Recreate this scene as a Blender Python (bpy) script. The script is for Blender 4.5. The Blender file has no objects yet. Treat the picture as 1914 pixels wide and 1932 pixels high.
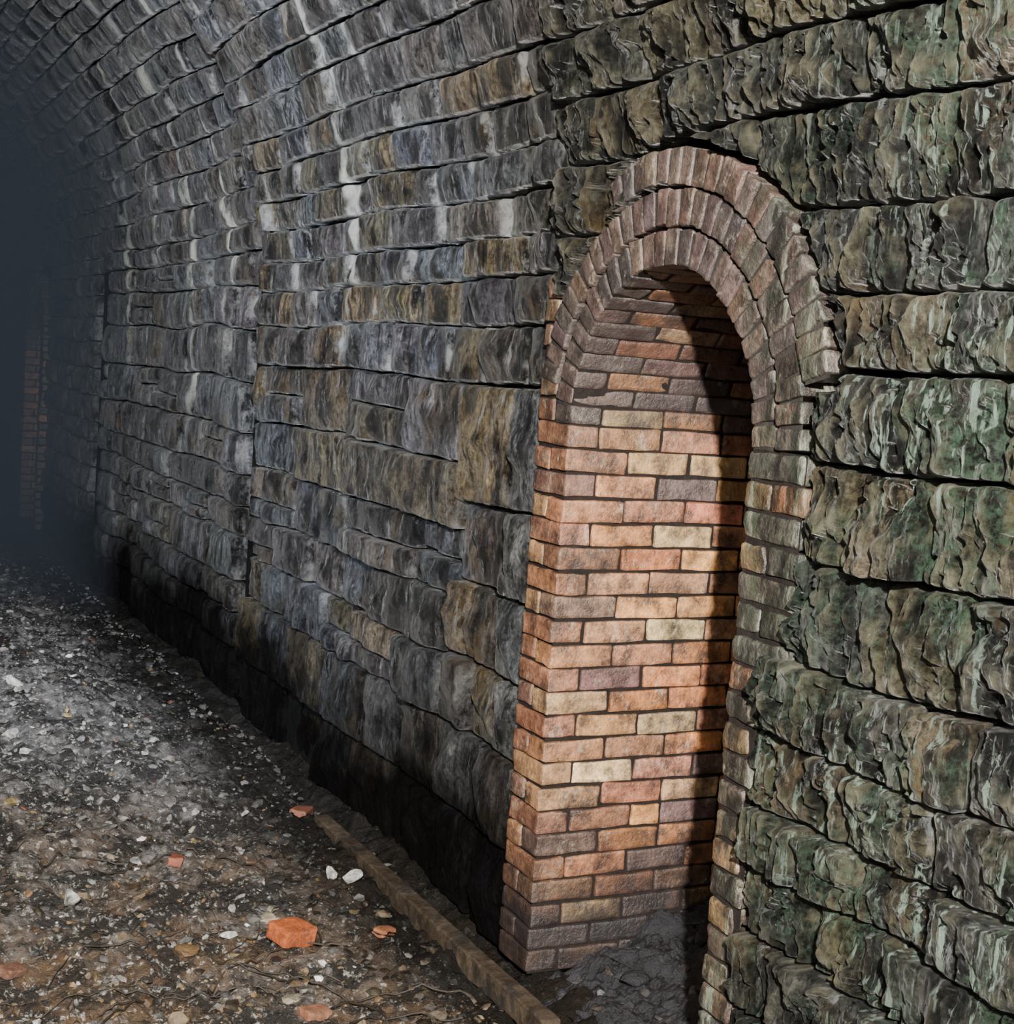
import bpy, math, random
import numpy as np
from mathutils import Matrix, Vector
random.seed(7); rng=np.random.default_rng(7)
WX=2.09; Z0=2.2; R=2.09; H=1.85
NC=3.28; NR=.45; NS=1.71      # refuge centre (y), radius, springing
# ---------------------------------------------------------------- noise
def _h(ix,iy,iz,seed):
    n=(ix*73856093)^(iy*19349663)^(iz*83492791)^(seed*2654435761&0x7fffffff)
    n=n&0x7fffffff
    n=(n^(n>>13))*1274126177 & 0x7fffffff
    n=(n^(n>>16))*668265263 & 0x7fffffff
    n=n^(n>>15)
    return (n&0xffffff)/float(0xffffff)*2-1
def vn(x,y,z,seed=0):
    xf=np.floor(x);yf=np.floor(y);zf=np.floor(z)
    ix=xf.astype(np.int64);iy=yf.astype(np.int64);iz=zf.astype(np.int64)
    fx=x-xf;fy=y-yf;fz=z-zf
    fx=fx*fx*(3-2*fx);fy=fy*fy*(3-2*fy);fz=fz*fz*(3-2*fz)
    r=0
    for a in (0,1):
        wa=fx if a else 1-fx
        for b in (0,1):
            wb=fy if b else 1-fy
            for c in (0,1):
                wc=fz if c else 1-fz
                r=r+wa*wb*wc*_h(ix+a,iy+b,iz+c,seed)
    return r
def fbm(x,y,z,seed=0,o=4):
    s=0;a=1.;t=0
    for k in range(o):
        s=s+a*vn(x,y,z,seed+k*17);t+=a
        x=x*2.03;y=y*2.03;z=z*2.03;a*=.55
    return s/t
# ---------------------------------------------------------------- mesh accumulators
class Acc:
    def __init__(s): s.v=[];s.f=[];s.c=[];s.n=0;s.m=[]
    def add(s,v,f,c,mat=0):
        v=np.asarray(v,dtype=np.float64);f=np.asarray(f,dtype=np.int64)
        s.v.append(v);s.f.append(f+s.n);s.n+=len(v)
        c=np.asarray(c,dtype=np.float64)
        if c.ndim==1:c=np.tile(c,(len(v),1))
        if c.shape[1]==3:c=np.concatenate([c,np.zeros((len(c),1))],1)
        s.c.append(c);s.m.append(np.full(len(f),mat,dtype=np.int32))
    def make(s,name,mats,smooth=True,parent=None):
        v=np.concatenate(s.v);c=np.concatenate(s.c)
        me=bpy.data.meshes.new(name)
        me.vertices.add(len(v));me.vertices.foreach_set('co',v.astype(np.float32).ravel())
        tot=sum(f.size for f in s.f);npoly=sum(len(f) for f in s.f)
        me.loops.add(tot);me.loops.foreach_set('vertex_index',np.concatenate([f.ravel() for f in s.f]).astype(np.int32))
        cnt=np.concatenate([np.full(len(f),f.shape[1]) for f in s.f])
        st=np.concatenate([[0],np.cumsum(cnt)[:-1]]).astype(np.int32)
        me.polygons.add(npoly);me.polygons.foreach_set('loop_start',st)
        try: me.polygons.foreach_set('loop_total',cnt.astype(np.int32))
        except Exception: pass
        me.polygons.foreach_set('material_index',np.concatenate(s.m))
        me.polygons.foreach_set('use_smooth',np.full(npoly,smooth))
        for m in mats: me.materials.append(m)
        at=me.color_attributes.new('col','FLOAT_COLOR','POINT')
        cc=np.ones((len(v),4),dtype=np.float32);cc[:,:3]=c[:,:3]
        at.data.foreach_set('color',cc.ravel())
        cr=me.attributes.new('lime_highlight','FLOAT','POINT')
        cr.data.foreach_set('value',np.ascontiguousarray(c[:,3],dtype=np.float32))
        me.update(calc_edges=True);me.validate()
        o=bpy.data.objects.new(name,me);bpy.context.scene.collection.objects.link(o)
        if parent:o.parent=parent
        return o
def gridf(n,m):
    i=np.arange(n*m).reshape(n,m)
    return np.stack([i[:-1,:-1],i[1:,:-1],i[1:,1:],i[:-1,1:]],-1).reshape(-1,4)
# ---------------------------------------------------------------- tunnel profile
def step(u):
    return np.where(u>11.2,-.07,np.where(u>7.12,-.05,0.))
def wmap(u,v,h):
    h=h+step(u)
    th=np.clip((v-Z0)/R,0,None)
    x=np.where(v<Z0,WX-h,(WX-R)+(R-h)*np.cos(th))
    z=np.where(v<Z0,v,Z0+(R-h)*np.sin(th))
    return np.stack([x,u,z],-1)
def lmap(u,v,h):
    p=wmap(u,v,h);p[...,0]*=-1;return p
def stone(acc,mapf,u0,u1,v0,v1,res,col,r=.03,bulge=.02,amp=.02,freq=9,depth=.12,gap=.003,base=0.,facet=.5,flute=0.,wob=.008,bj=.016,edge=1.):
    L=u1-u0;Hh=v1-v0
    n=max(5,int(L/res)+2);m=max(5,int(Hh/res)+2)
    def sp(k):
        t=np.linspace(0,1,k);return t*.65+.35*(.5-.5*np.cos(np.pi*t))
    s=sp(n);t=sp(m)
    s=np.concatenate([[0],s,[1]]);t=np.concatenate([[0],t,[1]])
    S,T=np.meshgrid(s,t,indexing='ij')
    du=np.minimum(S,1-S)*L/r;dv=np.minimum(T,1-T)*Hh/r
    du=np.clip(du,0,1);dv=np.clip(dv,0,1)
    prof=np.minimum(np.sqrt(1-(1-du)**2),np.sqrt(1-(1-dv)**2))
    g=gap
    U=u0+g+(L-2*g)*S;V=v0+g+(Hh-2*g)*T
    sd=random.random()*50
    wu=fbm(U*1.7,V*1.7,U*0+3.3,5,2)*.030;wv=fbm(U*1.1,V*2,U*0+9.3,6,2)*.034
    k=(.3+.7*(1-prof))
    pu=fbm(U*17,V*17,U*0+sd,8,3)*wob*k*min(1,L/.25);pv=fbm(U*17,V*17,U*0+sd+7,9,3)*wob*k*min(1,Hh/.15)
    cr=(1-du)*(1-dv)
    U2=U+wu+pu+np.sign(.5-S)*cr*r*.25;V2=V+wv+pv+np.sign(.5-T)*cr*r*.25
    fac=np.full(S.shape,.012)
    for q in range(6):
        a=random.uniform(0,6.283);d=random.uniform(-.02,.08)
        tilt=random.uniform(.15,.6)
        pl=-(((S-.5)*L+fbm(U*9,V*9,U*0+sd,31,2)*.03)*math.cos(a)+((T-.5)*Hh)*math.sin(a)-d)*tilt
        fac=np.minimum(fac,pl)
    fac=np.clip(fac,-.032,.012)
    N=fbm(U*freq*.45,V*freq*.6,U*0+sd,11,2)*.8+fbm(U*freq*1.9,V*freq*1.5,U*0+sd,12,4)*.9
    rd=1-np.abs(fbm(U*freq*1.5,V*freq*.9,U*0+sd+3,13,4))*3
    hh=base+random.uniform(-bj,bj)+r*(prof-1)*.9+bulge*np.sqrt(np.clip(16*S*(1-S)*T*(1-T),0,1))+amp*(N*.8+rd*.35)*(.5+.5*prof)+fac*facet
    lime_highlight=np.clip(1-np.minimum(S,1-S)*L/.030,0,1)*edge
    if flute>0:
        fl=1-np.abs(fbm(U*38+fbm(U*6,V*5,U*0+2,44,2)*1.2,V*4.5,U*0+5,41,3))*3.4
        reg=np.clip(fbm(U*1.6,V*1.3,U*0+8,51,2)*2+.7,0,1)
        hh=hh+flute*fl*reg*(.3+.7*prof)
        pit=fbm(U*26,V*24,U*0+sd,47,3)
        hh=hh-np.clip(pit-.2,0,.2)*.14
        lime_highlight=np.clip((fl*reg*.6+(N*.8+rd*.35)*.9-.15-np.clip(pit-.1,0,1)*3)*1.3,0,1)  # near stones: mask for highlights painted on raised ridges, pits left out
    if mapf is wmap:
        rr=np.hypot(U2-NC,V2-NS)
        rad=np.where(U2>NC,np.where(V2<2.385,.665,.785),np.where(V2<1.86,.68,.785))
        ins=np.clip((rad-rr)/.015,0,1)*(V2>NS-.1)
        hh=np.minimum(hh,hh*(1-ins)-.11*ins)
    hh[0,:]=-depth;hh[-1,:]=-depth;hh[:,0]=-depth;hh[:,-1]=-depth
    P=mapf(U2,V2,hh)
    acc.add(P.reshape(-1,3),gridf(*S.shape),np.concatenate([np.tile(col,(S.size,1)),lime_highlight.reshape(-1,1)],1))
def jit(c,a=.12,b=.03):
    k=1+random.uniform(-a,a)*1.5
    return np.clip(np.array([x*k*(1+random.uniform(-b,b)) for x in c]),0.003,1)
def pal(zone):
    if zone=='near':
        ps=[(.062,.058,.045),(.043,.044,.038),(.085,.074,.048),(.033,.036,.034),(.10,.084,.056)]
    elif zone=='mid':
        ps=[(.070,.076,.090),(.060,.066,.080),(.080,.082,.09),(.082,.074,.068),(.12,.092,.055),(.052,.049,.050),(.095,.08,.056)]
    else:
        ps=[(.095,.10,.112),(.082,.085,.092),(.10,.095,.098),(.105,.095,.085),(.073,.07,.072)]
    return jit(random.choice(ps),.28,.05)
# ---------------------------------------------------------------- materials
def newmat(name):
    m=bpy.data.materials.new(name);m.use_nodes=True
    nt=m.node_tree;nt.nodes.clear();return m,nt
class NB:
    def __init__(s,nt): s.nt=nt
    def n(s,t,**k):
        x=s.nt.nodes.new(t)
        for a,b in k.items(): setattr(x,a,b)
        return x
    def l(s,a,b): s.nt.links.new(a,b)
    def val(s,sock,v):
        if isinstance(v,bpy.types.NodeSocket): s.l(v,sock)
        else: sock.default_value=v
    def math(s,op,a,b=0.,c=0.,clamp=False):
        x=s.n('ShaderNodeMath',operation=op,use_clamp=clamp);s.val(x.inputs[0],a);s.val(x.inputs[1],b);s.val(x.inputs[2],c);return x.outputs[0]
    def mix(s,f,a,b,bt='MIX'):
        x=s.n('ShaderNodeMix',data_type='RGBA',blend_type=bt)
        s.val(x.inputs[0],f)
        for i,v in ((6,a),(7,b)):
            if isinstance(v,tuple): v=v+(1,) if len(v)==3 else v
            s.val(x.inputs[i],v)
        return x.outputs[2]
    def mr(s,v,a,b,c=0.,d=1.):
        x=s.n('ShaderNodeMapRange');s.val(x.inputs[0],v)
        for i,q in zip((1,2,3,4),(a,b,c,d)): x.inputs[i].default_value=q
        return x.outputs[0]
    def noise(s,co,scale,det=5,rough=.55,sc=(1,1,1),dist=0.):
        mp=s.n('ShaderNodeMapping');s.l(co,mp.inputs[0]);mp.inputs['Scale'].default_value=sc
        x=s.n('ShaderNodeTexNoise');s.l(mp.outputs[0],x.inputs['Vector'])
        x.inputs['Scale'].default_value=scale;x.inputs['Detail'].default_value=det;x.inputs['Roughness'].default_value=rough;x.inputs['Distortion'].default_value=dist
        return x.outputs['Fac']
def stone_mat(name):
    m,nt=newmat(name);B=NB(nt)
    tc=B.n('ShaderNodeTexCoord').outputs['Object']
    sx=B.n('ShaderNodeSeparateXYZ');B.l(tc,sx.inputs[0]);X,Y,Z=sx.outputs
    at=B.n('ShaderNodeVertexColor',layer_name='col').outputs[0]
    lime_highlight=B.n('ShaderNodeAttribute',attribute_name='lime_highlight').outputs['Fac']
    n1=B.noise(tc,7,8,.7);n2=B.noise(tc,55,5,.75);nf=B.noise(tc,1.3,4,.6)
    mot=B.math('MULTIPLY',B.mr(n1,.34,.68,.25,2.1),B.mr(n2,.34,.66,.25,2.2))
    g=B.n('ShaderNodeCombineXYZ');[B.l(mot,g.inputs[i]) for i in range(3)]
    c=B.mix(1.,at,g.outputs[0],'MULTIPLY')
    c=B.mix(B.math('MULTIPLY',B.mr(B.noise(tc,2.9,6,.65,(1,1,.7)),.54,.66),.6),c,(.17,.11,.042))
    near=B.mr(Y,3.9,3.8)
    nd=B.noise(tc,6,7,.7,(1,1.6,.5),.3)
    c=B.mix(B.math('MULTIPLY',B.mr(nd,.47,.57),.9),c,(.008,.008,.009))
    nk=B.noise(tc,20,6,.7,(1,1.7,.14),.35)
    kk=B.math('MULTIPLY',B.mr(nk,.49,.56),B.mr(B.noise(tc,1.7,3,.55),.36,.54))
    c=B.mix(B.math('MULTIPLY',kk,.85),c,(.007,.007,.008))
    ns=B.noise(tc,14,9,.78,(1,1.8,.3),.3)
    c=B.mix(B.math('MULTIPLY',B.mr(ns,.57,.66),.75),c,(.44,.46,.47))
    gm=B.math('MULTIPLY',B.mr(Y,3.0,2.3),B.mr(B.noise(tc,3.6,8,.75,(1,1,.6)),.49,.57))
    gm=B.math('MULTIPLY',gm,B.mr(n2,.42,.58))
    c=B.mix(B.math('MULTIPLY',gm,.75),c,(.085,.155,.10))
    ca=B.math('MULTIPLY',B.math('MULTIPLY',lime_highlight,near),B.mr(B.noise(tc,11,6,.7),.42,.58))
    c=B.mix(B.math('MULTIPLY',ca,.75),c,(.29,.27,.185))  # pale highlights painted into the colour of near stone ridges
    far=B.math('SUBTRACT',1.,near)
    cb=B.math('MULTIPLY',B.math('MULTIPLY',lime_highlight,far),B.mr(B.noise(tc,5,6,.75,(1,1,.7)),.48,.60))
    c=B.mix(B.math('MULTIPLY',cb,B.mr(Z,1.2,2.4,.45,.95)),c,(.55,.55,.54))
    gs=B.math('MULTIPLY',B.mr(Y,2.95,2.45),B.mr(B.noise(tc,30,5,.65,(1,1.6,.08),.35),.565,.62))
    gs=B.math('MULTIPLY',gs,B.mr(B.noise(tc,2.1,3,.5),.42,.54))
    c=B.mix(B.math('MULTIPLY',gs,.88),c,(.36,.47,.39))
    wob=B.math('MULTIPLY',B.math('SUBTRACT',B.noise(tc,3,4,.6),.5),.22)
    yy=B.math('ADD',Y,wob)
    brk=B.mr(B.noise(tc,9,5,.7,(1,1,.5)),.36,.50)
    for yc,w,zl in ((5.72,.045,2.0),(8.55,.07,1.4),(7.75,.03,2.0),(10.3,.05,1.9),(9.4,.03,2.2),(12.5,.05,1.5)):
        d=B.math('ABSOLUTE',B.math('SUBTRACT',yy,yc))
        k=B.math('MULTIPLY',B.mr(d,w,w*.3),B.mr(Z,zl-.2,zl+.3))
        k=B.math('MULTIPLY',B.math('MULTIPLY',k,brk),.95)
        c=B.mix(k,c,(.70,.69,.62))
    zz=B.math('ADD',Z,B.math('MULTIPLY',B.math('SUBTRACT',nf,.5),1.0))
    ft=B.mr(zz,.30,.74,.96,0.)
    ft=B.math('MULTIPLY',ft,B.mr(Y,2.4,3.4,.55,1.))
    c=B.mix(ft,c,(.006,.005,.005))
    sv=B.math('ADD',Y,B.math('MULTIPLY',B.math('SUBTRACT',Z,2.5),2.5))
    c=B.mix(B.mr(sv,9.5,13.,0,.88),c,(.010,.011,.013))  # darkness of the far tunnel painted into the stone, by distance and height
    p=B.n('ShaderNodeBsdfPrincipled');B.l(c,p.inputs['Base Color'])
    B.l(B.mr(n1,.3,.7,.16,.45),p.inputs['Roughness'])
    B.l(B.math('MULTIPLY',B.math('SUBTRACT',1.,ft),.9),p.inputs['Specular IOR Level'])
    B.l(B.math('MULTIPLY',B.math('SUBTRACT',1.,ft),.5),p.inputs['Coat Weight']);p.inputs['Coat Roughness'].default_value=.2
    rid=B.noise(tc,20,10,.82,(1,1.4,.6),.3)
    vo=B.n('ShaderNodeTexVoronoi',feature='F1');B.l(tc,vo.inputs['Vector']);vo.inputs['Scale'].default_value=40
    hgt=B.math('ADD',B.math('MULTIPLY',rid,1.2),B.math('ADD',B.math('MULTIPLY',n2,.5),B.math('MULTIPLY',vo.outputs['Distance'],.3)))
    b=B.n('ShaderNodeBump');b.inputs['Strength'].default_value=1.;b.inputs['Distance'].default_value=.05
    B.l(hgt,b.inputs['Height']);B.l(b.outputs[0],p.inputs['Normal']);B.l(b.outputs[0],p.inputs['Coat Normal'])
    o=B.n('ShaderNodeOutputMaterial');B.l(p.outputs[0],o.inputs[0]);return m
def simple_mat(name,base=None,rough=(.4,.8),bs=40,bd=.006,mott=(.6,1.35),spec=.4,dirt=0.,dirtc=(.02,.018,.018)):
    m,nt=newmat(name);B=NB(nt)
    tc=B.n('ShaderNodeTexCoord').outputs['Object']
    if base is None: col=B.n('ShaderNodeVertexColor',layer_name='col').outputs[0]
    else:
        r=B.n('ShaderNodeRGB');r.outputs[0].default_value=base+(1,);col=r.outputs[0]
    n1=B.noise(tc,bs*.35,6,.65);n2=B.noise(tc,bs*2,5,.7)
    g=B.n('ShaderNodeCombineXYZ');mm=B.math('MULTIPLY',B.mr(n1,.3,.7,*mott),B.mr(n2,.3,.7,.7,1.3));[B.l(mm,g.inputs[i]) for i in range(3)]
    c=B.mix(1.,col,g.outputs[0],'MULTIPLY')
    if dirt>0: c=B.mix(B.math('MULTIPLY',B.mr(B.noise(tc,9,7,.75),.49,.62),dirt),c,dirtc)
    p=B.n('ShaderNodeBsdfPrincipled');B.l(c,p.inputs['Base Color']);B.l(B.mr(n1,.3,.7,*rough),p.inputs['Roughness'])
    p.inputs['Specular IOR Level'].default_value=spec
    b=B.n('ShaderNodeBump');b.inputs['Strength'].default_value=.9;b.inputs['Distance'].default_value=bd
    B.l(B.math('ADD',n1,B.math('MULTIPLY',n2,.5)),b.inputs['Height']);B.l(b.outputs[0],p.inputs['Normal'])
    o=B.n('ShaderNodeOutputMaterial');B.l(p.outputs[0],o.inputs[0]);return m,B,p,c
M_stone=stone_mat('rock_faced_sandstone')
M_mort=simple_mat('dark_mortar',(.005,.005,.005),(.7,.95),spec=.1)[0]
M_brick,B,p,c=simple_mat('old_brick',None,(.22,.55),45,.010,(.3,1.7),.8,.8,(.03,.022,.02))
tc=B.n('ShaderNodeTexCoord').outputs['Object'];sx=B.n('ShaderNodeSeparateXYZ');B.l(tc,sx.inputs[0])
c2=B.mix(B.math('MULTIPLY',B.mr(B.noise(tc,16,9,.8,(1,1,.7)),.56,.66),.5),c,(.62,.52,.40))
c2=B.mix(B.math('MULTIPLY',B.mr(B.noise(tc,6,9,.8,(1,1,.8)),.54,.66),.7),c2,(.05,.033,.028))
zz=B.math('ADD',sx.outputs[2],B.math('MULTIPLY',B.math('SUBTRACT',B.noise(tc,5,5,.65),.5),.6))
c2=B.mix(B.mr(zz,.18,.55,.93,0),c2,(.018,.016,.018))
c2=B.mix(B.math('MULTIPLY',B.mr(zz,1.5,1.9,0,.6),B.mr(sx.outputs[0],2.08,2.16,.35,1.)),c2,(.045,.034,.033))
gm=B.math('MULTIPLY',B.mr(sx.outputs[1],3.1,2.78),B.mr(B.noise(tc,12,7,.75,(1,1,.4)),.46,.58))
c2=B.mix(B.math('MULTIPLY',gm,.6),c2,(.055,.07,.047))
c2=B.mix(B.math('MULTIPLY',B.math('MULTIPLY',B.mr(sx.outputs[1],2.83,2.80),B.mr(B.noise(tc,20,7,.7,(1,1.3,.2)),.54,.62)),.65),c2,(.25,.27,.21))
c2=B.mix(B.math('MULTIPLY',B.math('MULTIPLY',B.mr(sx.outputs[1],2.83,2.80),B.mr(B.noise(tc,14,7,.7,(1,1.3,.3),.2),.47,.56)),.8),c2,(.010,.010,.009))
B.l(c2,p.inputs['Base Color'])
M_bmort=simple_mat('brick_mortar',(.016,.012,.011),(.7,.95),60,.004,spec=.2)[0]
M_lmort=simple_mat('lime_mortar',(.032,.028,.026),(.7,.95),60,.004,spec=.2)[0]
M_rub=simple_mat('rubble_stone',None,(.25,.7),70,.006,(.35,1.6),.6,.7)[0]
M_mud=simple_mat('wet_sooty_rubble',None,(.2,.6),50,.02,(.4,1.5),.5,.5)[0]
# ---------------------------------------------------------------- backing
def backing(acc,mapf,ys,vs,hole=True):
    U,V=np.meshgrid(ys,vs,indexing='ij')
    P=mapf(U,V,np.full(U.shape,-.085))
    f=gridf(*U.shape)
    if hole:
        uc=U.reshape(-1)[f].mean(1);vc=V.reshape(-1)[f].mean(1)
        kill=np.zeros(len(f),bool)
        for c in (NC,14.75):
            kill|=(np.abs(uc-c)<NR+.06)&(vc<NS)
            kill|=(np.hypot(uc-c,vc-NS)<NR+.06)&(vc>=NS)
        f=f[~kill]
    acc.add(P.reshape(-1,3),f,(.02,.02,.02),1)
# ---------------------------------------------------------------- right wall
wr=Acc();ce=Acc();wl=Acc()
def fill_row(acc,mapf,a,b,v0,v1,wmin,wmax,res,zone,joints=None,split=0.,**k):
    if b-a<.03:return
    js=[a]
    if joints: js+= [j for j in sorted(joints) if a+.06<j<b-.06]
    else:
        u=a+random.uniform(wmin*.5,wmax)
        while u<b-wmin*.5: js.append(u);u+=random.uniform(wmin,wmax)
    js.append(b)
    for p_,q in zip(js[:-1],js[1:]):
        if random.random()<split:
            vm=v0+(v1-v0)*random.uniform(.35,.65)
            if random.random()<.5 and q-p_>.3:
                um=p_+(q-p_)*random.uniform(.35,.65)
                stone(acc,mapf,p_,um,v0,vm,res,pal(zone),**k);stone(acc,mapf,um,q,v0,vm,res,pal(zone),**k)
            else: stone(acc,mapf,p_,q,v0,vm,res,pal(zone),**k)
            stone(acc,mapf,p_,q,vm,v1,res,pal(zone),**k)
        else: stone(acc,mapf,p_,q,v0,v1,res,pal(zone),**k)
def hw(z,rad=.755):
    d=z-NS
    return math.sqrt(rad*rad-d*d) if 0<d<rad else 0.
rowsN=[0,.19,.38,.56,.73,.875,1.05,1.24,1.48,1.70,1.90,2.07,2.26,2.48,2.66,2.84]
JN={2.48:[1.9,2.27,2.52,2.86,3.02,3.3,3.55],2.26:[1.75,2.24,2.74,2.92,3.12,3.4,3.62],2.07:[1.86,2.157,2.36],1.90:[1.9,2.17,2.5],1.70:[1.7,2.04,2.285],
    1.48:[1.8,2.21,2.39],1.24:[1.85,2.08,2.31],1.05:[1.8,2.03,2.18,2.42],.875:[1.85,2.11,2.36],.73:[1.8,2.1,2.31,2.49],.56:[1.9,2.2,2.45]}
def limN(v0):
    if v0<1.2: return 2.70
    return 2.605
kwN=dict(r=.015,bulge=.005,amp=.034,freq=11,gap=.006,facet=.8,flute=.013,wob=.011,base=.022,bj=.026)
for v0,v1 in zip(rowsN[:-1],rowsN[1:]):
    zone='near'
    if v1<=1.71: e=limN(v0)
    else: e=NC-hw(v1) if hw(v1)>0 else None
    if v0==1.70: e=2.605
    acc=wr if v1<=2.5 else ce
    hi=.007
    if e is None:
        js=JN.get(v0)
        fill_row(acc,wmap,1.0,3.87,v0,v1,.22,.42,hi,zone,joints=[1.35]+js if js else None,**kwN)
    else:
        fill_row(acc,wmap,1.0,e,v0,v1,.2,.42,hi,zone,joints=([1.35]+JN[v0]) if v0 in JN else None,**kwN)
        if v1>2.2:
            fill_row(acc,wmap,NC+hw(v1,.64),3.87,v0,v1,.3,.4,hi,zone,**kwN)
    fill_row(acc,wmap,-5,1.0,v0,v1,.25,.5,.05,zone,r=.03,bulge=.02,amp=.02)
v=2.84
while v<Z0+R*1.62:
    h=random.uniform(.17,.22)
    fill_row(ce,wmap,1.0,3.87,v,v+h,.18,.36,.012 if v<3.7 else .04,'near',**{**kwN,'flute':.006})
    fill_row(ce,wmap,-5,1.0,v,v+h,.3,.5,.06,'near',r=.03,bulge=.02,amp=.02)
    v+=h
kwM=dict(r=.014,bulge=.005,amp=.020,freq=8,gap=.005,facet=.85,wob=.010,bj=.03)
rowsL=[0,.30,.60,.82,1.03,1.29,1.53,1.81,2.0,2.16,2.29,2.43,2.57]
JL={1.53:[5.08,5.73,6.97,6.4],1.29:[5.66,6.38],1.03:[4.9,5.66,6.38,6.0],.82:[4.85,5.3,5.7,6.1,6.6],.60:[5.0,5.5,5.85,6.35,6.8],.30:[4.95,5.35,5.8,6.3,6.75]}
for v0,v1 in zip(rowsL[:-1],rowsL[1:]):
    acc=wr if v1<=2.5 else ce
    k=dict(kwM)
    if v0<.25:k['base']=-.045
    if v1>1.85: fill_row(acc,wmap,3.93 if v1<2.17 else 3.87,7.07,v0,v1,.22,.5,.012,'mid',**k)
    else: fill_row(acc,wmap,4.55,7.07,v0,v1,.3,.6,.012,'mid',joints=JL.get(v0),split=.28 if v0>.3 else 0,**k)
rowsQ=[0,.32,.60,.84,1.10,1.40,1.81]
JQ={1.40:[4.14],1.10:[4.14],.84:[4.16,4.4],.60:[4.12,4.32],.32:[4.2],0:[4.25]}
for v0,v1 in zip(rowsQ[:-1],rowsQ[1:]):
    k=dict(kwM);k['bulge']=.012;k['r']=.018
    if v0<.25:k['base']=-.03
    fill_row(wr,wmap,3.93,4.55,v0,v1,.2,.4,.010,'mid',joints=JQ[v0],**k)
v=2.57
while v<Z0+R*1.62:
    h=random.uniform(.13,.17)
    fill_row(ce,wmap,3.87,7.1,v,v+h,.2,.42,.017,'mid' if v<2.8 else 'far',r=.014,bulge=.005,amp=.013,freq=9,gap=.005,facet=.5,bj=.02)
    v+=h
def rows_rand(a,b,lo,hi):
    r=[a]
    while r[-1]<b-lo*.6: r.append(min(b,r[-1]+random.uniform(lo,hi)))
    return r
def pairs(q): return list(zip(q[:-1],q[1:]))
kwF=dict(r=.018,bulge=.006,amp=.018,freq=6,facet=.6,gap=.006,bj=.024)
for (ya,yb,res,lo,hi,w0,w1) in ((7.15,11.2,.028,.15,.28,.28,.6),(11.2,17,.06,.16,.25,.3,.55),(17,30,.12,.2,.3,.4,.8)):
    for v0,v1 in pairs(rows_rand(0,2.5,lo,hi)):
        if ya==11.2:
            fill_row(wr,wmap,11.75 if v1<2.4 else ya,14.0,v0,v1,w0,w1,res,'far',**kwF)
            fill_row(wr,wmap,15.5,yb,v0,v1,w0,w1,res,'far',**kwF)
        else: fill_row(wr,wmap,7.40 if (ya==7.15 and v1<2.35) else ya,yb,v0,v1,w0,w1,res,'far',split=.12,**kwF)
    v=2.5
    while v<Z0+R*1.62:
        h=random.uniform(.14,.18)
        fill_row(ce,wmap,ya,yb,v,v+h,.25,.45,res,'far',r=.016,bulge=.005,amp=.012,freq=8,gap=.005,bj=.02)
        v+=h
ysb=np.unique(np.round(np.concatenate([np.arange(-5,2.6,.2),np.arange(2.6,4.01,.02),np.arange(4.0,7.1,.15),[7.11,7.13],np.arange(7.2,14,.2),np.arange(14,15.6,.05),np.arange(15.6,30.1,.4)]),4))
backing(wr,wmap,ysb,np.unique(np.round(np.concatenate([np.arange(0,2.5,.03),[2.5]]),4)))
backing(ce,wmap,np.arange(-5,30.1,.5),np.linspace(2.5,Z0+R*1.62,30),False)
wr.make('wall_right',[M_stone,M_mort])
for seg in ((-5,8,.06),(8,30,.15)):
    for v0,v1 in pairs(rows_rand(0,2.5,.18,.27)):
        fill_row(wl,lmap,seg[0],seg[1],v0,v1,.3,.6,seg[2],'far',r=.025,bulge=.02,amp=.02)
    v=2.5
    while v<Z0+R*1.52:
        fill_row(ce,lmap,seg[0],seg[1],v,v+.17,.25,.5,seg[2]*1.3,'far',r=.018,bulge=.01,amp=.012);v+=.17
backing(wl,lmap,np.arange(-5,30.1,.5),np.linspace(0,2.5,12),False)
backing(ce,lmap,np.arange(-5,30.1,.5),np.linspace(2.5,Z0+R*1.6,24),False)
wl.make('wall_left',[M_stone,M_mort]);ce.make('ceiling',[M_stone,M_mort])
# ---------------------------------------------------------------- bricks
def unitgrid(hx,hy,hz,r):
    V=[];F=[];n=0
    hs=(hx,hy,hz)
    def cs(h,long): 
        a=[-h,-h+r,-h+2.2*r]+([-h/3,h/3] if long else [0])+[h-2.2*r,h-r,h]
        return np.array(a)
    for ax in range(3):
        a,b=[(1,2),(2,0),(0,1)][ax]
        ca=cs(hs[a],hs[a]>.06);cb=cs(hs[b],hs[b]>.06)
        A,Bq=np.meshgrid(ca,cb,indexing='ij')
        for sg in (1,-1):
            P=np.zeros(A.shape+(3,));P[...,ax]=sg*hs[ax];P[...,a]=A;P[...,b]=Bq
            f=gridf(*A.shape)
            if sg<0:f=f[:,::-1]
            V.append(P.reshape(-1,3));F.append(f+n);n+=A.size
    V=np.concatenate(V);F=np.concatenate(F)
    inner=np.clip(V,[-hx+r,-hy+r,-hz+r],[hx-r,hy-r,hz-r])
    d=V-inner;l=np.linalg.norm(d,axis=1,keepdims=True);l[l<1e-9]=1
    return inner+d/l*r,F
def brick(acc,c,size,col,rot=None,r=.006,amp=.006,jitter=.003,mat=0):
    V,F=unitgrid(size[0]/2,size[1]/2,size[2]/2,r)
    sd=random.random()*60
    q=V*26+sd
    V=V+np.stack([fbm(q[:,0],q[:,1],q[:,2],s,3) for s in (1,2,3)],-1)*amp
    a=[random.uniform(-1,1)*.018 for _ in range(3)]
    Rj=np.array(Matrix.Rotation(a[0],3,'X')@Matrix.Rotation(a[1],3,'Y')@Matrix.Rotation(a[2],3,'Z'))
    V=V@Rj.T
    if rot is not None: V=V@np.array(rot).T
    V=V+np.array(c)+rng.uniform(-jitter,jitter,3)
    acc.add(V,F,col,mat)
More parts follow.
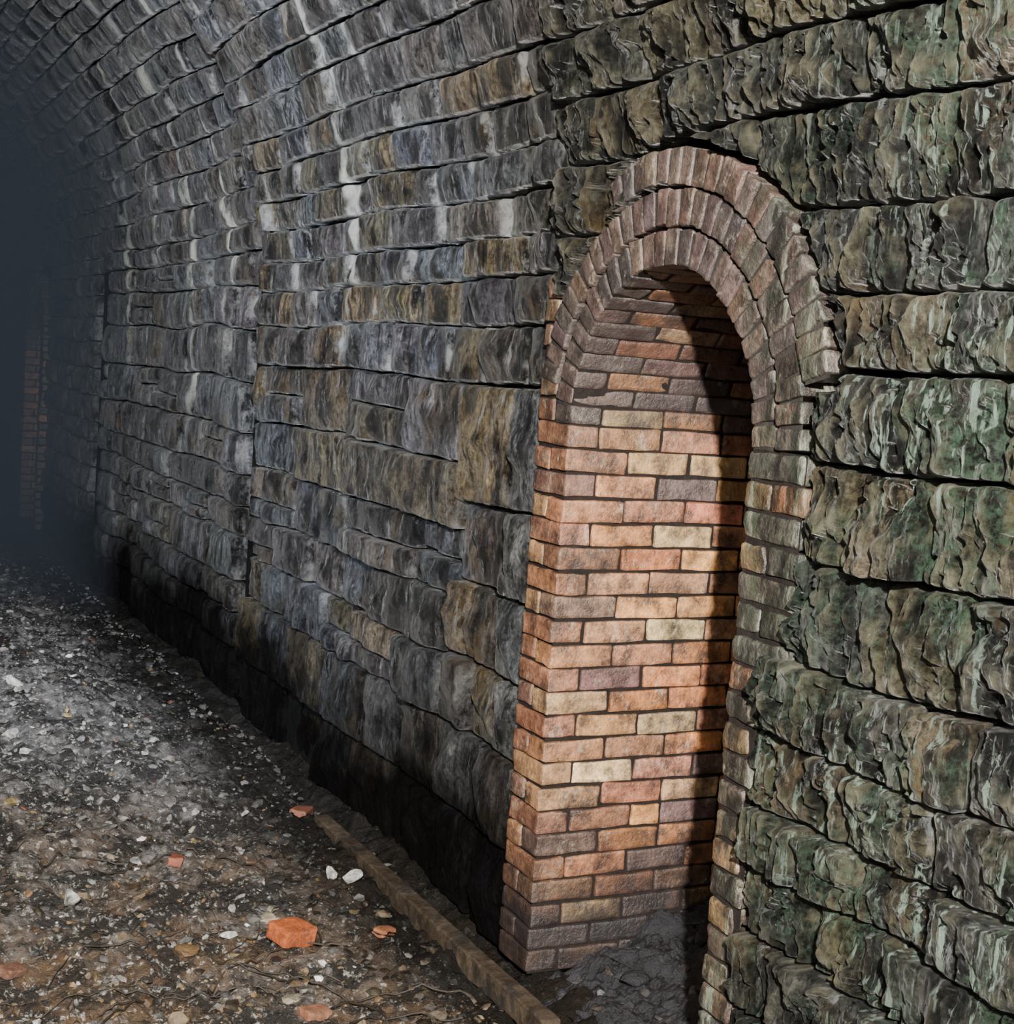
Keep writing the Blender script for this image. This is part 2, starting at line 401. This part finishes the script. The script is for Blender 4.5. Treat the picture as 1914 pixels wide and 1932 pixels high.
BP=[(.42,.16,.060),(.46,.23,.088),(.36,.135,.055),(.31,.14,.078),(.50,.29,.13),(.40,.17,.065),(.17,.095,.08),(.44,.20,.075),(.55,.36,.19),(.34,.13,.068),(.11,.075,.07),(.38,.18,.09)]
BR=[(.075,.054,.050),(.10,.068,.060),(.060,.050,.048),(.12,.083,.068),(.09,.069,.062),(.13,.095,.073),(.125,.075,.055)]
def bcol(kind):
    if kind=='rev': return jit(random.choice(BP),.2,.08)
    if kind=='ring': return jit(random.choice(BR),.22,.06)
    if kind=='quoinL': return jit(random.choice([(.30,.14,.072),(.32,.185,.09),(.23,.11,.063),(.17,.095,.07),(.32,.15,.072)]),.2,.05)
    return jit(random.choice([(.11,.08,.055),(.08,.065,.05),(.16,.10,.05),(.24,.11,.055),(.06,.055,.045)]),.2,.05)
def refuge(name,cy,back=.78,full=True):
    root=bpy.data.objects.new(name,None);bpy.context.scene.collection.objects.link(root)
    root.location=(WX+.3,cy,0)
    bpy.context.view_layer.update()
    fx=WX-float(step(np.array(cy)))*1.0-.008
    A=Acc();n=23;ch=NS/n
    yl=cy+NR;yr=cy-NR
    bh=ch-.008
    for side,ye in ((1,yl),(-1,yr)):
        for k in range(n):
            z=(k+.5)*ch
            hdr=k%2
            if side>0: ext=.205
            else:
                ext=.135 if z<1.2 else (.235,.235,.31,.24,.235)[(k//2)%5]
            lx=.215 if hdr else .105
            ly=.10 if hdr else min(ext-.008,.215)
            kind='quoinL' if side>0 else 'quoinR'
            cc=bcol(kind)
            brick(A,(fx+lx/2,ye+side*ly/2,z),(lx,ly,bh),cc,jitter=.002,r=.006 if side>0 else .010,amp=.006 if side>0 else .010)
            used=ly+.008
            if ext-used>.03:
                l2=ext-used-.004
                brick(A,(fx+.05,ye+side*(used+l2/2),z),(.10,l2,bh),bcol(kind),r=.008,amp=.007)
            x=fx+lx+.009
            while x<WX+back-.02:
                L=random.choice([.215,.215,.105,.215]) if random.random()<.35 else .215
                L=min(L,WX+back-x)
                if L<.03:break
                brick(A,(x+L/2,ye+side*.05,z),(L,.10,bh),bcol('rev'),jitter=.002)
                x+=L+.009
    for k in range(n+7):
        z=(k+.5)*ch;w=NR+.02 if z<NS else math.sqrt(max(0,(NR+.03)**2-(z-NS)**2))
        y=cy-w+( -.11 if k%2 else 0)
        while y<cy+w:
            a=max(y,cy-w);b=min(y+.215,cy+w)
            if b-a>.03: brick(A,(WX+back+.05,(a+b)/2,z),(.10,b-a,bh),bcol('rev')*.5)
            y+=.224
    for ri in range(3):
        rin=NR+ri*.105+.003;rad=.096
        nb=int(math.pi*(rin+.02)/.056)
        x0=fx-.006*ri
        for i in range(nb):
            th=math.pi*(i+.5)/nb
            rm=rin+rad/2
            zc=NS+math.sin(th)*rm
            left=th<math.pi/2
            if ri==2 and zc<(2.36 if left else 1.87): continue
            if ri==1 and left and zc<1.84: continue
            c=(0,cy+math.cos(th)*rm,zc)
            w=math.pi*(rin+.02)/nb-.005
            rot=Matrix.Rotation(th,3,'X')
            x=x0;L=.225
            if ri==0: L=.215 if i%2 else .105
            brick(A,(x+L/2,c[1],c[2]),(L,rad,w),bcol('ring'),rot,r=.006,amp=.007,jitter=.004)
            if ri==0:
                x+=L+.009
                while x<WX+back-.02:
                    L=min(.215,WX+back-x)
                    if L<.03:break
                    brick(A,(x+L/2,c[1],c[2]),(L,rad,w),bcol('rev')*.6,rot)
                    x+=L+.009
    for k in range(n,n+6):
        z=(k+.5)*ch
        ri_=math.sqrt(max(0,.66**2-(z-NS)**2)) if z-NS>.14 else math.sqrt(max(0,.555**2-(z-NS)**2))
        a=cy+ri_+.004;b=cy+.65
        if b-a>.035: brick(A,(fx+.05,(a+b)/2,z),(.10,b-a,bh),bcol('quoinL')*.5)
    inv=root.matrix_world.inverted()
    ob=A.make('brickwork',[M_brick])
    Mo=Acc()
    def quad(p,mat=0): Mo.add(p,[[0,1,2,3]],(.05,.05,.05),mat)
    e=.008
    for side,ye in ((1,yl),(-1,yr)):
        y=ye+side*e
        quad([(fx+e,y,0),(WX+back,y,0),(WX+back,y,NS),(fx+e,y,NS)])
        if side>0: quad([(fx+e+.003,y,0),(fx+e+.003,y+.19,0),(fx+e+.003,y+.19,NS+.35),(fx+e+.003,y,NS+.35)])
        else:
            quad([(fx+e,y,0),(fx+e,y-.12,0),(fx+e,y-.12,1.2),(fx+e,y,1.2)])
            quad([(fx+e,y,1.2),(fx+e,y-.21,1.2),(fx+e,y-.21,NS),(fx+e,y,NS)])
    quad([(WX+back+e,yr-.05,0),(WX+back+e,yl+.05,0),(WX+back+e,yl+.05,NS+.5),(WX+back+e,yr-.05,NS+.5)])
    t=np.linspace(0,math.pi,40)
    rr=NR+e
    P=np.array([[(x,cy+math.cos(a)*rr,NS+math.sin(a)*rr) for a in t] for x in (fx+e,WX+back+.02)])
    Mo.add(P.reshape(-1,3),gridf(2,40),(.05,.05,.05),0)
    for ri in range(3):
        tt=t if ri==0 else np.linspace(*((.22,3.1) if ri==1 else (1.16,2.9)),36)
        P=np.array([[(fx-.006*ri+.008,cy+math.cos(a)*q,NS+math.sin(a)*q) for a in tt] for q in (NR+.105*ri+.008,NR+.105*ri+.095)])
        Mo.add(P.reshape(-1,3),gridf(2,len(tt)),(.05,.05,.05),1)
    om=Mo.make('mortar_joints',[M_bmort,M_lmort],False)
    for o in (ob,om): o.parent=root;o.matrix_parent_inverse=inv
    return root
refuge('brick_refuge_niche',NC)
refuge('brick_refuge_niche',14.75,full=False)
# ---------------------------------------------------------------- floor
def axis(segs):
    a=[]
    for lo,hi,st in segs: a.append(np.arange(lo,hi-1e-6,st))
    a.append([segs[-1][1]]);return np.concatenate(a)
xs=axis([(-2.2,.3,.08),(.3,2.2,.010)]);ys=axis([(-5,2.9,.12),(2.9,6.5,.010),(6.5,10,.025),(10,18,.08),(18,30,.3)])
def fh(x,y):
    z=0*x
    a=.036*fbm(x*1.4,y*1.4,z+1,21,3)+.050*fbm(x*4.5,y*4.5,z+2,22,3)+.040*fbm(x*18,y*18,z+3,23,4)
    a=a+.20*np.exp(-((x-1.10)**2/.22+(y-7.4)**2/1.8))+.10*np.exp(-((x-.7)**2/.12+(y-5.2)**2/1.))
    a=a-.03*np.exp(-((x-2.04)/.05)**2)
    return a-.012
Xg,Yg=np.meshgrid(xs,ys,indexing='ij')
fl=Acc();fl.add(np.stack([Xg,Yg,fh(Xg,Yg)],-1).reshape(-1,3),gridf(*Xg.shape),(.1,.1,.1))
mf,B,p,c=simple_mat('gritty_ballast_ground',(.125,.12,.12),(.25,.65),60,.026,(.15,2.1),.55)
tc=B.n('ShaderNodeTexCoord').outputs['Object'];sx=B.n('ShaderNodeSeparateXYZ');B.l(tc,sx.inputs[0])
brown=B.math('MULTIPLY',B.mr(sx.outputs[1],6.2,4.2),B.mr(B.noise(tc,2.2,5,.6),.33,.52))
c2=B.mix(B.math('MULTIPLY',brown,.85),c,(.105,.058,.023))
c2=B.mix(B.math('MULTIPLY',B.mr(B.noise(tc,4,7,.72),.45,.54),.92),c2,(.009,.008,.007))
c2=B.mix(B.math('MULTIPLY',B.mr(B.noise(tc,40,5,.75),.56,.63),.85),c2,(.46,.45,.42))
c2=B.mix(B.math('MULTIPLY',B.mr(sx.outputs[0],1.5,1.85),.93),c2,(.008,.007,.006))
B.l(c2,p.inputs['Base Color'])
B.l(B.mr(sx.outputs[0],1.5,1.85,.55,.15),p.inputs['Specular IOR Level'])
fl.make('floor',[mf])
import bmesh
bm=bmesh.new();bmesh.ops.create_icosphere(bm,subdivisions=2,radius=1)
IV=np.array([v.co[:] for v in bm.verts]);IF=np.array([[v.index for v in f.verts] for f in bm.faces]);bm.free()
bm=bmesh.new();bmesh.ops.create_icosphere(bm,subdivisions=1,radius=1)
JV=np.array([v.co[:] for v in bm.verts]);JF=np.array([[v.index for v in f.verts] for f in bm.faces]);bm.free()
BBS=[(1.47,4.17,.13),(1.93,5.42,.1),(1.80,4.2,.08),(1.28,4.91,.08),(1.38,3.68,.09),(.62,4.15,.09)]
def clear(x,y,s):
    if 1.955-.05-s<x<1.955+.05+s and 3.3<y<5.35: return False
    for a,b,r in BBS:
        if math.hypot(x-a,y-b)<r+s*.6: return False
    return True
def lump(acc,x,y,z,s,col,hi=False,sq=None):
    V,F=(IV,IF) if hi else (JV,JF)
    V=V.copy();rg=np.random.default_rng(random.randrange(10**9))
    for k in range(9 if hi else 5):
        nn=rg.normal(size=3);nn/=np.linalg.norm(nn);d=rg.uniform(.3,.75)
        t=V@nn;V=V-np.outer(np.clip(t-d,0,None),nn)
    V=V*(1+rg.uniform(-.08,.08,(len(V),1)))
    sc=np.array(sq) if sq is not None else rg.uniform(.5,1.5,3)*[1,1,.6]
    V=V*sc*s
    a=rg.uniform(0,6.28);e=rg.uniform(-.5,.5)
    Rm=np.array(Matrix.Rotation(a,3,'Z')@Matrix.Rotation(e,3,'X'))
    V=V@Rm.T+np.array([x,y,z]);acc.add(V,F,col)
RG=[(.15,.15,.155),(.08,.08,.082),(.19,.18,.17),(.03,.03,.03),(.28,.27,.26),(.11,.10,.095),(.04,.04,.04)]
RB=[(.14,.085,.038),(.06,.043,.026),(.16,.11,.055),(.025,.021,.016),(.20,.15,.10),(.09,.058,.03),(.065,.06,.055)]
ru=Acc()
for i in range(10500):
    y=3.0+(random.random()**1.7)*9.5;x=random.uniform(.25 if y>3.6 else .5,2.05)
    s=.005+.020*random.random()**3.8+(.003 if y>6 else 0)
    q=random.random()
    if q<.03: c=(.60,.60,.57)
    elif q<.036: c=(.34,.12,.055)
    elif q<.055: c=(.36,.26,.12)
    else: c=random.choice(RG if random.random()<(y-3.6)/2.4 else RB)
    c=jit(c,.25,.05)
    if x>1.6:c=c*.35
    if not clear(x,y,s):continue
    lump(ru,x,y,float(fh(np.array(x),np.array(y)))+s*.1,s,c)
for i in range(200):
    y=3.2+(random.random()**1.5)*9;x=random.uniform(.3,2.0);s=random.uniform(.022,.05)
    c=random.choice((RG if y>5 else RB)+[(.28,.24,.18)])
    if not clear(x,y,s):continue
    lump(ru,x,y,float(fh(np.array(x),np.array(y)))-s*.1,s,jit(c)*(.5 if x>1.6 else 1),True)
for (x,y,s) in ((.845,4.53,.05),(1.80,4.74,.04),(1.84,4.62,.035),(1.3,4.3,.03),(1.02,7.1,.05),(1.45,6.2,.04),(1.2,5.6,.035),(1.7,5.5,.04),(.9,6.4,.045)):
    lump(ru,x,y,float(fh(np.array(x),np.array(y)))+s*.3,s,(.55,.55,.52),True)
for i in range(200):
    y=random.uniform(3.9,11);x=2.05-abs(random.gauss(0,.03));s=random.uniform(.01,.02)
    if not clear(x,y,s):continue
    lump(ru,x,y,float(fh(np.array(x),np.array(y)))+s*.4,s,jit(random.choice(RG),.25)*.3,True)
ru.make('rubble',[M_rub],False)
tw=Acc()
for i in range(26):
    x=random.uniform(.55,1.6);y=random.uniform(3.5,4.9);a=random.uniform(0,3.14);Lt=random.uniform(.08,.45);b_=random.uniform(-1,1)
    ts=np.linspace(0,1,14);px=x+np.cos(a+b_*ts)*Lt*ts;py=y+np.sin(a+b_*ts)*Lt*ts;pz=fh(px,py)+.012
    rad=random.uniform(.0015,.004)
    ring=[]
    for j in range(14):
        for q in range(5):
            an=q/5*6.283
            ring.append((px[j]+math.cos(an)*rad*-math.sin(a),py[j]+math.cos(an)*rad*math.cos(a),pz[j]+math.sin(an)*rad))
    f=[[j*5+q,j*5+(q+1)%5,(j+1)*5+(q+1)%5,(j+1)*5+q] for j in range(13) for q in range(5)]
    tw.add(ring,f,jit((.03,.022,.014)))
tw.make('dead_twigs',[M_rub])
pl=Acc()
gx=np.linspace(2.08,2.86,90);gy=np.linspace(2.84,3.72,95)
GX,GY=np.meshgrid(gx,gy,indexing='ij')
def ph(x,y): return -.03+.18*np.clip((x-2.08)/.6,0,1)**.8+.08*fbm(x*7,y*7,x*0,31,5)
pl.add(np.stack([GX,GY,ph(GX,GY)],-1).reshape(-1,3),gridf(*GX.shape),(.016,.016,.020))
for i in range(170):
    x=random.uniform(2.1,2.82);y=random.uniform(2.9,3.67);s=.01+.05*random.random()**2.5
    lump(pl,x,y,float(ph(np.array(x),np.array(y)))-s*.1,s,jit(random.choice([(.016,.016,.02),(.03,.03,.036),(.05,.046,.046),(.13,.13,.14),(.04,.03,.024)])),True)
pl.make('niche_rubble_pile',[M_mud],False)
M_brick2=simple_mat('broken_brick_clay',None,(.4,.75),60,.006,(.5,1.4),.4,.6)[0]
def bb(x,y,rz,size,col,tz=0):
    a=Acc();brick(a,(0,0,0),size,col,r=.006,amp=.010,jitter=0)
    o=a.make('broken_brick',[M_brick2]);o.location=(x,y,float(fh(np.array(x),np.array(y)))+size[2]/2+tz);o.rotation_euler=(.08,.12,rz)
bb(1.47,4.17,.35,(.13,.10,.055),(.46,.12,.04))
bb(1.93,5.45,.9,(.11,.07,.035),(.22,.085,.05))
bb(1.80,4.2,.6,(.07,.05,.025),(.30,.12,.06))
bb(1.28,4.91,1.2,(.06,.05,.03),(.30,.10,.06))
bb(1.38,3.68,.2,(.08,.06,.03),(.28,.13,.075))
bb(.62,4.15,.5,(.07,.06,.03),(.18,.09,.06))
a=Acc()
n=60;L=1.95
yy=np.linspace(-L/2,L/2,n);sec=[(-.032,-.03),(-.030,.034),(-.024,.04),(.024,.04),(.031,.034),(.032,-.03)]
P=np.array([[(sx_+.006*math.sin(y*2.1)+.002*random.uniform(-1,1),y,sz+.002*random.uniform(-1,1)) for sx_,sz in sec] for y in yy])
f=gridf(n,6)
wc=(.055,.040,.027)
a.add(P.reshape(-1,3),f,wc)
a.add(P[0],[[0,1,2,3,4,5]],wc);a.add(P[-1],[[5,4,3,2,1,0]],wc)
mw=simple_mat('weathered_timber',None,(.4,.8),40,.006,(.4,1.6),.4,.85)[0]
o=a.make('timber_plank',[mw],False);o.location=(1.965,4.33,-.006);o.rotation_euler=(-0.012,0,.008)
# ---------------------------------------------------------------- lights
def light(name,loc,e,col,rad=.08,typ='POINT',aim=None,**k):
    l=bpy.data.lights.new(name,typ);l.energy=e;l.color=col;l.shadow_soft_size=rad
    for a_,b_ in k.items(): setattr(l,a_,b_)
    o=bpy.data.objects.new(name,l);bpy.context.scene.collection.objects.link(o);o.location=loc
    if aim: o.rotation_euler=(Vector(aim)-Vector(loc)).to_track_quat('-Z','Y').to_euler()
    return o
light('work_lamp',(-.6,-1.5,3.1),5200,(1,.95,.87),.06)
light('added_fill_spot',(-1.0,3.6,2.6),1700,(.76,.86,1),.04,'SPOT',(2.0,7.4,2.3),spot_size=1.6,spot_blend=1.)  # added unseen blue fill to brighten the distant wall
w=bpy.data.worlds.new('w');bpy.context.scene.world=w;w.use_nodes=True
w.node_tree.nodes['Background'].inputs[0].default_value=(.35,.45,.6,1);w.node_tree.nodes['Background'].inputs[1].default_value=.008
bpy.ops.mesh.primitive_cube_add(size=1);o=bpy.context.object;o.name='tunnel_mist';o.dimensions=(4.0,19,4.0);o.location=(0,19,2.05)
m,nt=newmat('damp_mist');B=NB(nt);vv=B.n('ShaderNodeVolumeScatter');vv.inputs['Color'].default_value=(.55,.68,.88,1);vv.inputs['Density'].default_value=.08
va=B.n('ShaderNodeVolumeAbsorption');va.inputs['Color'].default_value=(.1,.13,.17,1);va.inputs['Density'].default_value=.22
ad=B.n('ShaderNodeAddShader');B.l(vv.outputs[0],ad.inputs[0]);B.l(va.outputs[0],ad.inputs[1])
oo=B.n('ShaderNodeOutputMaterial');B.l(ad.outputs[0],oo.inputs['Volume']);o.data.materials.append(m)
# ---------------------------------------------------------------- camera
f=2700.
ey=Vector((-1357,366,2700)).normalized()
ex=Vector((5343,-134,2700));ex=(ex-ey*ex.dot(ey)).normalized()
ez=-(ex.cross(ey))
right=Vector((ex.x,ey.x,ez.x));up=Vector((ex.y,ey.y,ez.y));fwd=Vector((ex.z,ey.z,ez.z))
M=Matrix((( right.x,up.x,-fwd.x),(right.y,up.y,-fwd.y),(right.z,up.z,-fwd.z))).to_4x4()
M.translation=Vector((0,0,H))
cam=bpy.data.cameras.new('camera');co=bpy.data.objects.new('camera',cam);bpy.context.scene.collection.objects.link(co)
co.matrix_world=M;cam.sensor_fit='VERTICAL';cam.sensor_height=24;cam.lens=24*f/1932;cam.clip_start=.05
bpy.context.scene.camera=co
